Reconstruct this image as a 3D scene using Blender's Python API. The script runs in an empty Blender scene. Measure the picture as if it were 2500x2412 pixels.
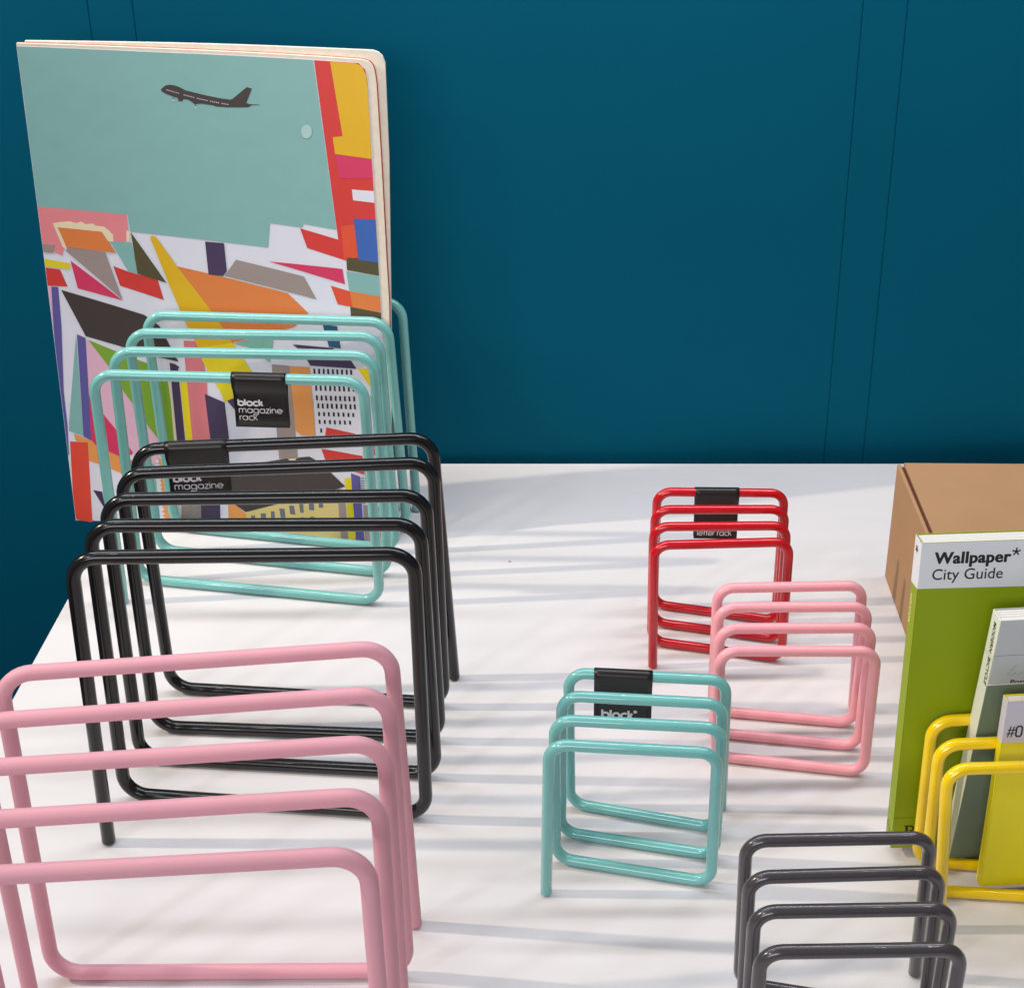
import bpy, bmesh, math, random
from mathutils import Vector, Matrix
R = math.radians
C = bpy.context.scene.collection
scene = bpy.context.scene
random.seed(4)

# ------------------------------------------------------------------ camera
FPX, PX, PY = 3536.99, 1269.48, 938.87          # focal length and principal point on a 2500 x 2412 frame
cam = bpy.data.cameras.new('camera')
cam.sensor_fit = 'HORIZONTAL'
cam.sensor_width = 36.0
cam.lens = FPX / 2500 * 36.0
cam.shift_x = (1250 - PX) / 2500
cam.shift_y = (PY - 1206) / 2500
cam.clip_start = 0.02
cam.clip_end = 50
co = bpy.data.objects.new('camera', cam)
C.objects.link(co)
_r = [(0.9999, -0.0058, -0.0125), (-0.0138, -0.4225, -0.9063), (0.0, 0.9064, -0.4225)]
right, down, fwd = [Vector(v).normalized() for v in _r]
right = (right - fwd * right.dot(fwd)).normalized()
up = right.cross(fwd).normalized()
co.matrix_world = Matrix(((right.x, up.x, -fwd.x, 0), (right.y, up.y, -fwd.y, 0), (right.z, up.z, -fwd.z, 0.8703), (0, 0, 0, 1)))
scene.camera = co

# ------------------------------------------------------------------ light
w = bpy.data.worlds.new('World')
scene.world = w
w.use_nodes = True
bg = w.node_tree.nodes['Background']
bg.inputs[0].default_value = (0.87, 0.90, 1.0, 1)
bg.inputs[1].default_value = 0.18

def lamp(name, kind, loc, target, power, color, **kw):
    l = bpy.data.lights.new(name, kind)
    l.energy = power
    l.color = color
    for k, v in kw.items():
        setattr(l, k, v)
    o = bpy.data.objects.new(name, l)
    C.objects.link(o)
    o.location = loc
    o.rotation_euler = (Vector(target) - Vector(loc)).to_track_quat('-Z', 'Y').to_euler()
    return o

lamp('spot_lamp', 'SPOT', (-3.2, 1.14, 2.45), (0.05, 1.35, 0.05), 335, (1.0, 0.84, 0.66), shadow_soft_size=0.034, spot_size=R(35), spot_blend=1.0)
lamp('overhead_fill', 'AREA', (0.0, 1.35, 2.6), (0.0, 1.45, 0.0), 11, (0.94, 0.95, 1.0), shape='RECTANGLE', size=3.0, size_y=0.9)  # added soft fill from above, in place of stronger world light
lamp('strip_lamp', 'AREA', (0.0, 1.40, 1.30), (0.0, 1.42, 0.0), 13, (0.94, 0.95, 1.0), shape='RECTANGLE', size=2.0, size_y=0.05)
lamp('front_fill', 'AREA', (-0.9, -1.9, 1.4), (-0.1, 1.4, 0.35), 34, (0.97, 0.97, 1.0), shape='RECTANGLE', size=1.8, size_y=1.0)  # added fill from the camera side to brighten the magazine and upright faces
lamp('spot_lamp', 'SPOT', (-1.9, -0.6, 2.3), (-0.1, 0.85, 0.0), 50, (0.84, 0.91, 1.0), shadow_soft_size=0.09, spot_size=R(40), spot_blend=1.0)
for _x, _y in ((0.9, 0.55), (1.15, 0.6), (-0.9, 0.5), (-1.15, 0.6)):
    lamp('spot_lamp', 'SPOT', (_x, _y, 2.5), (0.0, 1.2, 0.0), 5, (1.0, 0.95, 0.88), shadow_soft_size=0.025, spot_size=R(60), spot_blend=0.6)

scene.view_settings.view_transform = 'Standard'
scene.view_settings.look = 'None'
scene.view_settings.exposure = 0.0
scene.view_settings.gamma = 1.0

# ------------------------------------------------------------------ materials
def s2l(c):
    return tuple(((v / 255) / 12.92 if v / 255 < 0.04045 else ((v / 255 + 0.055) / 1.055) ** 2.4) for v in c)

def mat(name, rgb, rough=0.5, spec=0.5, coat=0.0, var=0.04, scale=30, bump=0.0, bscale=300, rvar=0.0):
    m = bpy.data.materials.new(name)
    m.use_nodes = True
    nt = m.node_tree
    b = nt.nodes['Principled BSDF']
    b.inputs['Roughness'].default_value = rough
    b.inputs['Specular IOR Level'].default_value = spec
    b.inputs['Coat Weight'].default_value = coat
    b.inputs['Coat Roughness'].default_value = 0.03
    tc = nt.nodes.new('ShaderNodeTexCoord')
    n = nt.nodes.new('ShaderNodeTexNoise')
    n.inputs['Scale'].default_value = scale
    n.inputs['Detail'].default_value = 5
    nt.links.new(tc.outputs['Object'], n.inputs['Vector'])
    mx = nt.nodes.new('ShaderNodeMix')
    mx.data_type = 'RGBA'
    lin = s2l(rgb)
    mx.inputs[6].default_value = (*[v * (1 - var) for v in lin], 1)
    mx.inputs[7].default_value = (*[min(1, v * (1 + var)) for v in lin], 1)
    nt.links.new(n.outputs['Fac'], mx.inputs[0])
    nt.links.new(mx.outputs[2], b.inputs['Base Color'])
    if rvar:
        mr = nt.nodes.new('ShaderNodeMapRange')
        mr.inputs['To Min'].default_value = max(0.02, rough - rvar)
        mr.inputs['To Max'].default_value = rough + rvar
        nt.links.new(n.outputs['Fac'], mr.inputs['Value'])
        nt.links.new(mr.outputs[0], b.inputs['Roughness'])
    if bump:
        n2 = nt.nodes.new('ShaderNodeTexNoise')
        n2.inputs['Scale'].default_value = bscale
        n2.inputs['Detail'].default_value = 3
        nt.links.new(tc.outputs['Object'], n2.inputs['Vector'])
        bp = nt.nodes.new('ShaderNodeBump')
        bp.inputs['Strength'].default_value = bump
        bp.inputs['Distance'].default_value = 0.001
        nt.links.new(n2.outputs['Fac'], bp.inputs['Height'])
        nt.links.new(bp.outputs[0], b.inputs['Normal'])
    return m

M = {
    'table': mat('white_laminate', (222, 219, 219), 0.45, 0.15, var=0.012, scale=3, bump=0.02, bscale=500, rvar=0.04),
    'wall': mat('teal_wall_paint', (0, 85, 109), 0.6, 0.06, var=0.09, scale=2.0, bump=0.14, bscale=450, rvar=0.1),
    'dark': mat('dark_gap', (8, 30, 38), 0.9),
    'floor': mat('floor_carpet', (70, 70, 72), 0.95, var=0.2, scale=120, bump=0.4, bscale=400),
    'mint': mat('mint_paint', (120, 188, 181), 0.2, 0.5, 0.5, rvar=0.05, scale=80),
    'mint_small': mat('mint_paint_small', (116, 186, 181), 0.16, 0.5, 0.6, rvar=0.04, scale=80),
    'black': mat('black_paint', (17, 15, 15), 0.22, 0.4, 0.25, rvar=0.04, scale=80),
    'pink_matt': mat('matt_pink_paint', (225, 162, 173), 0.5, 0.3, 0.0, bump=0.02, bscale=260),
    'pink': mat('pink_paint', (242, 164, 172), 0.34, 0.4, 0.15, bump=0.02, bscale=260),
    'red': mat('red_paint', (196, 0, 18), 0.2, 0.5, 0.4, rvar=0.05, scale=80),
    'grey': mat('dark_grey_paint', (68, 63, 66), 0.22, 0.5, 0.4, rvar=0.05, scale=80),
    'yellow': mat('yellow_paint', (252, 212, 0), 0.16, 0.45, 0.6),
    'tag': mat('black_card', (28, 22, 22), 0.36, 0.45, var=0.1, scale=90, bump=0.04),
    'ink_white': mat('white_ink', (236, 234, 236), 0.6),
    'ink_black': mat('black_ink', (18, 17, 20), 0.55),
    'ink_grey': mat('grey_ink', (96, 104, 104), 0.6),
    'ink_yellow': mat('yellow_ink', (250, 250, 160), 0.6),
    'ink_pale': mat('pale_ink', (128, 142, 128), 0.6),
    'card': mat('corrugated_cardboard', (172, 134, 98), 0.85, 0.2, var=0.10, scale=14, bump=0.35, bscale=300),
    'card_edge': mat('cardboard_cut_edge', (96, 56, 40), 0.9, 0.2),
    'paper': mat('paper_edge', (226, 222, 216), 0.8, 0.2, var=0.05, scale=200),
    'paper_cream': mat('cream_paper_edge', (226, 214, 196), 0.8, 0.2, var=0.12, scale=120),
    'red_sheet': mat('red_sheet', (190, 66, 50), 0.7),
    'green_cover': mat('green_book_cover', (146, 166, 16), 0.45, 0.25, var=0.05, scale=10, bump=0.04),
    'white_cover': mat('white_book_cover', (232, 235, 238), 0.4, 0.4, var=0.02),
    'sage': mat('sage_book_cover', (118, 136, 118), 0.55, 0.35, var=0.06, scale=60, bump=0.08),
    'pale_grey': mat('pale_grey_cover', (196, 200, 200), 0.5, 0.35, var=0.03, scale=60),
    'spine_cream': mat('cream_spine', (224, 228, 208), 0.55, 0.3),
    'lime': mat('lime_book_cover', (230, 214, 20), 0.36, 0.35, var=0.04, scale=14, bump=0.03),
    'lilac': mat('lilac_grey_cover', (206, 202, 212), 0.4, 0.4, var=0.02),
}
ART_RGB = {
    'white': (226, 224, 234), 'sky': (134, 181, 176), 'red': (214, 62, 56), 'gold': (226, 178, 30), 'magenta': (214, 58, 98),
    'orange_red': (226, 84, 52), 'blue': (62, 102, 178), 'olive': (88, 80, 52), 'orange': (226, 128, 66), 'coral_pink': (232, 138, 142),
    'cream': (238, 220, 184), 'taupe': (160, 143, 138), 'yellow': (230, 208, 32), 'purple': (98, 90, 156), 'pink': (228, 180, 200),
    'dark_brown': (70, 60, 58), 'dark_purple': (74, 58, 88), 'teal_dark': (44, 92, 120), 'orange_pale': (232, 154, 84), 'sky_green': (128, 186, 166),
    'coral': (220, 124, 132), 'black': (36, 32, 36), 'sand': (222, 200, 130), 'grey_blue': (112, 114, 128), 'green': (126, 168, 54),
    'red_orange': (228, 78, 60), 'pale': (174, 204, 200),
}
ART_MAT = {k: mat('print_' + k, v, 0.38, 0.4, var=0.03, scale=40, bump=0.3, bscale=14) for k, v in ART_RGB.items()}

def table_material():
    m = M['table']
    nt = m.node_tree
    b = nt.nodes['Principled BSDF']
    tc = nt.nodes.new('ShaderNodeTexCoord')
    base = b.inputs['Base Color'].links[0].from_socket
    # a few specks of dust and faint scuffs
    vo = nt.nodes.new('ShaderNodeTexVoronoi')
    vo.inputs['Scale'].default_value = 9
    nt.links.new(tc.outputs['Object'], vo.inputs['Vector'])
    lt = nt.nodes.new('ShaderNodeMath'); lt.operation = 'LESS_THAN'; lt.inputs[1].default_value = 0.012
    nt.links.new(vo.outputs['Distance'], lt.inputs[0])
    mx = nt.nodes.new('ShaderNodeMix'); mx.data_type = 'RGBA'
    nt.links.new(lt.outputs[0], mx.inputs[0])
    nt.links.new(base, mx.inputs[6])
    mx.inputs[7].default_value = (0.12, 0.11, 0.11, 1)
    no = nt.nodes.new('ShaderNodeTexNoise'); no.inputs['Scale'].default_value = 14; no.inputs['Detail'].default_value = 8
    mp = nt.nodes.new('ShaderNodeMapping'); mp.inputs['Scale'].default_value = (1.0, 6.0, 1.0)
    nt.links.new(tc.outputs['Object'], mp.inputs['Vector'])
    nt.links.new(mp.outputs[0], no.inputs['Vector'])
    cr = nt.nodes.new('ShaderNodeMapRange'); cr.inputs['From Min'].default_value = 0.35; cr.inputs['From Max'].default_value = 0.7
    cr.inputs['To Min'].default_value = 1.0; cr.inputs['To Max'].default_value = 0.98
    nt.links.new(no.outputs['Fac'], cr.inputs['Value'])
    mu = nt.nodes.new('ShaderNodeMix'); mu.data_type = 'RGBA'; mu.blend_type = 'MULTIPLY'; mu.inputs[0].default_value = 1.0
    nt.links.new(mx.outputs[2], mu.inputs[6])
    nt.links.new(cr.outputs[0], mu.inputs[7])
    nt.links.new(mu.outputs[2], b.inputs['Base Color'])

table_material()

# ------------------------------------------------------------------ helpers
def obj(name, verts, faces, mats, parent=None, smooth=False, idx=None):
    me = bpy.data.meshes.new(name)
    me.from_pydata([tuple(v) for v in verts], [], faces)
    for m in (mats if isinstance(mats, (list, tuple)) else [mats]):
        me.materials.append(m)
    if idx:
        me.polygons.foreach_set('material_index', idx)
    if smooth:
        me.polygons.foreach_set('use_smooth', [True] * len(me.polygons))
    me.update()
    o = bpy.data.objects.new(name, me)
    C.objects.link(o)
    if parent:
        o.parent = parent
        o.matrix_parent_inverse = parent.matrix_basis.inverted()
    return o

def thing(name, label, cat, loc=(0, 0, 0), rot=None, group=None):
    o = bpy.data.objects.new(name, None)
    o.empty_display_size = 0.05
    C.objects.link(o)
    o.location = loc
    if rot:
        o.rotation_euler = rot
    o['label'] = label
    o['category'] = cat
    if group:
        o['group'] = group
    return o

def child(name, verts, faces, mats, parent, smooth=False, idx=None):
    """verts already in the parent's own space"""
    o = obj(name, verts, faces, mats, None, smooth, idx)
    o.parent = parent
    return o

def bevel_box(x0, x1, y0, y1, z0, z1, b=0.0008, seg=2):
    bm = bmesh.new()
    bmesh.ops.create_cube(bm, size=1)
    for v in bm.verts:
        v.co = Vector(((x0 + x1) / 2 + v.co.x * (x1 - x0), (y0 + y1) / 2 + v.co.y * (y1 - y0), (z0 + z1) / 2 + v.co.z * (z1 - z0)))
    if b > 0:
        bmesh.ops.bevel(bm, geom=bm.edges[:], offset=b, segments=seg, profile=0.5, affect='EDGES')
    vs = [v.co.copy() for v in bm.verts]
    bm.verts.index_update()
    fs = [[v.index for v in f.verts] for f in bm.faces]
    bm.free()
    return vs, fs

# ------------------------------------------------------------------ lettering
def circ(cx, cy, rx, ry, a0, a1, n=18):
    return [(cx + rx * math.cos(R(a0 + (a1 - a0) * i / n)), cy + ry * math.sin(R(a0 + (a1 - a0) * i / n))) for i in range(n + 1)]

GL = {
    'b': (1.18, [[(0, 1.5), (0, 0)], circ(.5, .5, .5, .5, 0, 360, 24)]),
    'l': (0.28, [[(0, 1.5), (0, 0)]]),
    'o': (1.18, [circ(.5, .5, .5, .5, 0, 360, 24)]),
    'c': (1.02, [circ(.5, .5, .5, .5, 48, 312)]),
    'k': (0.82, [[(0, 1.5), (0, 0)], [(.58, 1), (.03, .46)], [(.2, .6), (.64, 0)]]),
    'm': (1.66, [[(0, 1), (0, 0)], circ(.35, .65, .35, .35, 180, 0, 10) + [(.7, 0)], circ(1.05, .65, .35, .35, 180, 0, 10) + [(1.4, 0)]]),
    'n': (1.04, [[(0, 1), (0, 0)], circ(.39, .61, .39, .39, 180, 0, 10) + [(.78, 0)]]),
    'a': (1.24, [circ(.5, .5, .5, .5, 0, 360, 24), [(1, 1), (1, 0)]]),
    'g': (1.24, [circ(.5, .5, .5, .5, 0, 360, 24), [(1, 1)] + circ(.5, -.06, .5, .42, 0, -155, 14)]),
    'z': (0.86, [[(.04, 1), (.64, 1), (0, 0), (.68, 0)]]),
    'i': (0.28, [[(0, 1), (0, 0)], [(0, 1.44), (0, 1.3)]]),
    'e': (1.16, [[(0, .5), (1, .5)] + circ(.5, .5, .5, .5, 0, 318, 20)]),
    'r': (0.56, [[(0, 1), (0, 0)], circ(.38, .6, .38, .38, 180, 75, 8)]),
    't': (0.58, [[(.2, 1.42), (.2, 0)], [(0, 1), (.46, 1)]]),
    ' ': (0.5, []),
    '\u00b0': (0.4, [circ(.1, 1.35, .11, .11, 0, 360, 10)]),
}

def stroke_text(s, xh, sw, x0, y0, xscale=1.0):
    """geometric lettering drawn as ribbons: verts (x, y, layer), faces"""
    V, F, k, x = [], [], 0, x0
    for ch in s:
        adv, strokes = GL[ch]
        for st in strokes:
            pts = [Vector((x + px * xh * xscale, y0 + py * xh)) for px, py in st]
            closed = (pts[0] - pts[-1]).length < 1e-7
            if closed:
                pts = pts[:-1]
            n = len(pts)
            base = len(V)
            for i in range(n):
                a = pts[i - 1] if (i > 0 or closed) else None
                c = pts[(i + 1) % n] if (i < n - 1 or closed) else None
                d0 = (pts[i] - a).normalized() if a is not None else None
                d1 = (c - pts[i]).normalized() if c is not None else None
                if d0 is None:
                    d0 = d1
                if d1 is None:
                    d1 = d0
                t = d0 + d1
                t = t.normalized() if t.length > 1e-6 else d0
                nn = Vector((-t.y, t.x))
                k2 = min(2.5, 1 / max(0.35, nn.dot(Vector((-d0.y, d0.x)))))
                V += [(*(pts[i] + nn * sw / 2 * k2), k), (*(pts[i] - nn * sw / 2 * k2), k)]
            for i in range(n if closed else n - 1):
                j = (i + 1) % n
                F.append([base + 2 * i, base + 2 * i + 1, base + 2 * j + 1, base + 2 * j])
            k += 1
        x += adv * xh * xscale + sw * 0.25
    return V, F

def font_text(body, width, cap, bold=0.0, shear=0.0, spacing=1.0):
    """built-in font, flat mesh fitted to width and cap height: verts (x, y), faces"""
    cu = bpy.data.curves.new('t', 'FONT')
    cu.body = body
    cu.offset = bold
    cu.shear = shear
    cu.space_character = spacing
    cu.resolution_u = 4
    o = bpy.data.objects.new('t', cu)
    C.objects.link(o)
    bpy.context.view_layer.update()
    me = bpy.data.meshes.new_from_object(o.evaluated_get(bpy.context.evaluated_depsgraph_get()))
    vs = [v.co.copy() for v in me.vertices]
    fs = [list(p.vertices) for p in me.polygons]
    bpy.data.objects.remove(o)
    bpy.data.curves.remove(cu)
    bpy.data.meshes.remove(me)
    x0 = min(v.x for v in vs)
    x1 = max(v.x for v in vs)
    sx = width / (x1 - x0)
    sy = cap / 0.70
    return [((v.x - x0) * sx, v.y * sy) for v in vs], fs

# ------------------------------------------------------------------ room: wall, floor
WY = 1.6446
GRV = [(-0.476, -0.426), (0.3895, 0.4395)]
wall = obj('wall', *bevel_box(-2.2, 2.4, WY + 0.0012, WY + 0.06, -0.76, 1.7, 0), M['wall'])
wall['kind'] = 'structure'
xs = [-2.2, GRV[0][0], GRV[0][1], GRV[1][0], GRV[1][1], 2.4]
for i in range(5):
    nm = 'cover_strip' if i in (1, 3) else 'wall_panel'
    a = xs[i] + (0.0006 if i else 0)
    b = xs[i + 1] - (0.0006 if i < 4 else 0)
    obj(nm, *bevel_box(a, b, WY, WY + 0.002, -0.75, 1.69, 0.0006, 2), M['wall'], wall)
fl = obj('floor', [(-2.2, -1.5, -0.75), (2.4, -1.5, -0.75), (2.4, WY + .05, -0.75), (-2.2, WY + .05, -0.75)], [[0, 1, 2, 3]], M['floor'])
fl['kind'] = 'structure'

# ------------------------------------------------------------------ display table
TY = -0.0295
tb = thing('display_table', 'white laminate display table carrying all the wire racks', 'table', (0, 0, 0))
e1 = Vector((math.cos(TY), math.sin(TY)))
e2 = Vector((math.sin(TY), -math.cos(TY)))
pb, pl = Vector((0.1706, 1.6246)), Vector((-0.4971, 1.2641))
# corner = pb + a*e1 = pl + b*e2
a_ = (pl - pb).dot(e1)
corner = pb + e1 * a_
tb.location = (corner.x, corner.y, 0)
tb.rotation_euler = (0, 0, TY)
child('tabletop', *bevel_box(0, 1.75, -1.62, 0, -0.032, 0, 0.0016, 3), M['table'], tb)
for lx in (0.12, 1.63):
    for ly in (-1.5, -0.12):
        child('table_leg', *bevel_box(lx - .025, lx + .025, ly - .025, ly + .025, -0.75, -0.032, 0.003), M['table'], tb)

# ------------------------------------------------------------------ wire racks
CORN = {
    'TM': [[(-0.4288, 1.3241, 0.2710), (-0.1564, 1.3111, 0.2651), (-0.4314, 1.3228, 0.0055), (-0.1530, 1.3108, 0.0055)],
           [(-0.4214, 1.3751, 0.2735), (-0.1503, 1.3630, 0.2699), (-0.4231, 1.3629, 0.0055), (-0.1485, 1.3674, 0.0055)],
           [(-0.4166, 1.4241, 0.2734), (-0.1484, 1.4122, 0.2703), (-0.4149, 1.4237, 0.0055), (-0.1428, 1.4173, 0.0055)],
           [(-0.4098, 1.4739, 0.2736), (-0.1431, 1.4603, 0.2667), (-0.4073, 1.4750, 0.0055), (-0.1340, 1.4625, 0.0055)],
           [(-0.4043, 1.5219, 0.2699), (-0.1316, 1.5117, 0.2699), (-0.4043, 1.5219, 0.0055), (-0.1257, 1.5123, 0.0055)]],
    'BM': [[(-0.3519, 0.9676, 0.2761), (-0.0853, 0.9782, 0.2687), (-0.3552, 0.9555, 0.0055), (-0.0858, 0.9788, 0.0055)],
           [(-0.3505, 1.0170, 0.2755), (-0.0834, 1.0270, 0.2667), (-0.3543, 1.0112, 0.0055), (-0.0801, 1.0325, 0.0055)],
           [(-0.3505, 1.0647, 0.2728), (-0.0815, 1.0766, 0.2658), (-0.3521, 1.0603, 0.0055), (-0.0787, 1.0834, 0.0055)],
           [(-0.3493, 1.1135, 0.2709), (-0.0775, 1.1288, 0.2695), (-0.3481, 1.1046, 0.0055), (-0.0769, 1.1341, 0.0055)],
           [(-0.3485, 1.1624, 0.2691), (-0.0809, 1.1780, 0.2688), (-0.3457, 1.1643, 0.0055), (-0.0694, 1.1795, 0.0055)]],
    'PM': [[(-0.3611, 0.6271, 0.2736), (-0.0927, 0.6490, 0.2675), (-0.3609, 0.6237, 0.0055), (-0.0916, 0.6514, 0.0055)],
           [(-0.3619, 0.6752, 0.2718), (-0.0903, 0.6997, 0.2676), (-0.3618, 0.6736, 0.0055), (-0.0898, 0.7017, 0.0055)],
           [(-0.3628, 0.7244, 0.2711), (-0.0904, 0.7499, 0.2677), (-0.3627, 0.7235, 0.0055), (-0.0906, 0.7517, 0.0055)],
           [(-0.3629, 0.7737, 0.2697), (-0.0918, 0.8005, 0.2684), (-0.3636, 0.7734, 0.0055), (-0.0914, 0.8083, 0.0055)],
           [(-0.3628, 0.8244, 0.2703), (-0.0943, 0.8513, 0.2700), (-0.3603, 0.8109, 0.0055), (-0.0891, 0.8583, 0.0055)]],
    'RL': [[(0.1271, 1.1980, 0.1392), (0.2574, 1.1990, 0.1404), (0.1288, 1.1939, 0.0047), (0.2579, 1.1991, 0.0047)],
           [(0.1295, 1.2316, 0.1400), (0.2605, 1.2314, 0.1392), (0.1308, 1.2325, 0.0047), (0.2616, 1.2325, 0.0047)],
           [(0.1340, 1.2647, 0.1402), (0.2644, 1.2642, 0.1387), (0.1350, 1.2664, 0.0047), (0.2656, 1.2657, 0.0047)],
           [(0.1391, 1.2984, 0.1417), (0.2696, 1.2970, 0.1388), (0.1391, 1.2998, 0.0047), (0.2694, 1.2978, 0.0047)]],
    'PL': [[(0.1675, 1.0223, 0.1411), (0.3013, 1.0235, 0.1373), (0.1702, 1.0211, 0.0047), (0.3024, 1.0270, 0.0047)],
           [(0.1713, 1.0551, 0.1410), (0.3050, 1.0571, 0.1383), (0.1729, 1.0517, 0.0047), (0.3053, 1.0627, 0.0047)],
           [(0.1749, 1.0879, 0.1408), (0.3089, 1.0900, 0.1383), (0.1758, 1.0852, 0.0047), (0.3082, 1.0959, 0.0047)],
           [(0.1782, 1.1205, 0.1401), (0.3113, 1.1235, 0.1387), (0.1786, 1.1177, 0.0047), (0.3148, 1.1263, 0.0047)]],
    'TL': [[(0.0186, 0.8986, 0.1441), (0.1481, 0.8901, 0.1401), (0.0155, 0.8905, 0.0047), (0.1496, 0.8956, 0.0047)],
           [(0.0236, 0.9303, 0.1428), (0.1557, 0.9218, 0.1391), (0.0241, 0.9257, 0.0047), (0.1567, 0.9264, 0.0047)],
           [(0.0307, 0.9623, 0.1419), (0.1610, 0.9537, 0.1380), (0.0293, 0.9568, 0.0047), (0.1620, 0.9587, 0.0047)],
           [(0.0374, 0.9944, 0.1409), (0.1682, 0.9857, 0.1373), (0.0388, 0.9920, 0.0047), (0.1700, 0.9876, 0.0047)]],
    'GL': [[(0.1508, 0.6933, 0.1402), (0.2816, 0.6955, 0.1382), (0.1501, 0.6935, 0.0047), (0.2809, 0.6980, 0.0047)],
           [(0.1520, 0.7273, 0.1407), (0.2845, 0.7295, 0.1390), (0.1526, 0.7266, 0.0047), (0.2837, 0.7311, 0.0047)],
           [(0.1533, 0.7597, 0.1398), (0.2854, 0.7633, 0.1389), (0.1552, 0.7598, 0.0047), (0.2885, 0.7635, 0.0047)],
           [(0.1561, 0.7939, 0.1409), (0.2879, 0.7968, 0.1391), (0.1579, 0.7929, 0.0047), (0.2920, 0.8026, 0.0047)]],
    'YL': [[(0.3164, 0.8604, 0.1464), (0.4499, 0.8695, 0.1419), (0.3220, 0.8465, 0.0047), (0.4502, 0.8704, 0.0047)],
           [(0.3190, 0.8909, 0.1444), (0.4504, 0.9016, 0.1406), (0.3197, 0.8840, 0.0047), (0.4502, 0.9001, 0.0047)],
           [(0.3218, 0.9216, 0.1424), (0.4507, 0.9344, 0.1400), (0.3221, 0.9168, 0.0047), (0.4507, 0.9346, 0.0047)],
           [(0.3209, 0.9536, 0.1403), (0.4510, 0.9678, 0.1403), (0.3209, 0.9536, 0.0047), (0.4510, 0.9678, 0.0047)]]
}

def rod_path(corners, rb, tip):
    """corner points of every hoop -> rounded centre line, split into hoops and base rails"""
    n = len(corners)
    P = []
    for j in range(n):
        TL, TR, BL, BR = [Vector(c) for c in corners[j]]
        if j == 0:
            BL = Vector((BL.x, BL.y, tip))
        if j == n - 1:
            BR = Vector((BR.x, BR.y, tip))
        P += [BL, TL, TR, BR]
    line, tags = [P[0]], []
    cuts = []
    for i in range(1, len(P) - 1):
        a, b, c = P[i - 1], P[i], P[i + 1]
        u, v = (a - b).normalized(), (c - b).normalized()
        ang = u.angle(v)
        d = rb / math.tan(ang / 2)
        p0, p1 = b + u * d, b + v * d
        cen = b + (u + v).normalized() * (rb / math.sin(ang / 2))
        seg = 9
        r0, r1 = p0 - cen, p1 - cen
        th = r0.angle(r1)
        start = len(line)
        for k in range(seg + 1):
            t = k / seg
            line.append(cen + (r0 * math.sin((1 - t) * th) + r1 * math.sin(t * th)) / math.sin(th))
        kind = i % 4
        if kind == 3:
            cuts.append((len(line) - 1, 'hoop'))          # hoop ends after its right bottom bend
        elif kind == 0:
            cuts.append((start, 'base_rail'))             # base rail ends where the next hoop's bend starts
    line.append(P[-1])
    cuts.append((len(line) - 1, 'hoop'))
    return line, cuts

def tube(line, r, n=18):
    rings, prev = [], None
    for i, p in enumerate(line):
        t = (line[min(i + 1, len(line) - 1)] - line[max(i - 1, 0)]).normalized()
        if prev is None:
            u = t.orthogonal().normalized()
        else:
            u = (prev - t * prev.dot(t)).normalized()
        prev = u
        v = t.cross(u)
        rings.append([p + (u * math.cos(2 * math.pi * k / n) + v * math.sin(2 * math.pi * k / n)) * r for k in range(n)])
    return rings

def ring_mesh(rings, cap0, cap1, line, r):
    V, F, n = [], [], len(rings[0])
    R_ = list(rings)
    if cap0:
        d = (line[0] - line[1]).normalized()
        ex = [[line[0] + (q - line[0]) * f + d * r * g for q in rings[0]] for f, g in ((0.45, 0.42), (0.8, 0.28), (0.96, 0.1))]
        R_ = ex + R_
    if cap1:
        d = (line[-1] - line[-2]).normalized()
        ex = [[line[-1] + (q - line[-1]) * f + d * r * g for q in rings[-1]] for f, g in ((0.96, 0.1), (0.8, 0.28), (0.45, 0.42))]
        R_ = R_ + ex
    for ring in R_:
        V += ring
    for i in range(len(R_) - 1):
        for k in range(n):
            F.append([i * n + k, i * n + (k + 1) % n, (i + 1) * n + (k + 1) % n, (i + 1) * n + k])
    if cap0:
        F.append(list(range(n))[::-1])
    if cap1:
        F.append([(len(R_) - 1) * n + k for k in range(n)])
    return V, F

def tag_profile(r, drop):
    """side view of the folded paper tag round a rail: (forward, down) points from the hidden back edge over the rail to the front edge"""
    q = r + 0.0006
    pts = [(-0.0006, drop * 0.98), (-0.0008, drop * 0.6), (-0.0011, drop * 0.42), (-q * 0.62, q * 1.55)]
    for k in range(13):
        a = R(205 - k * 18.5)
        pts.append((q * math.cos(a), -q * math.sin(a)))
    pts += [(q * 0.80, q * 1.35), (q * 0.42, q * 2.1), (0.0012, drop * 0.34), (0.0010, drop * 0.42), (0.0013, drop * 0.56), (0.0022, drop * 0.78), (0.0030, drop)]
    return pts

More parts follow.
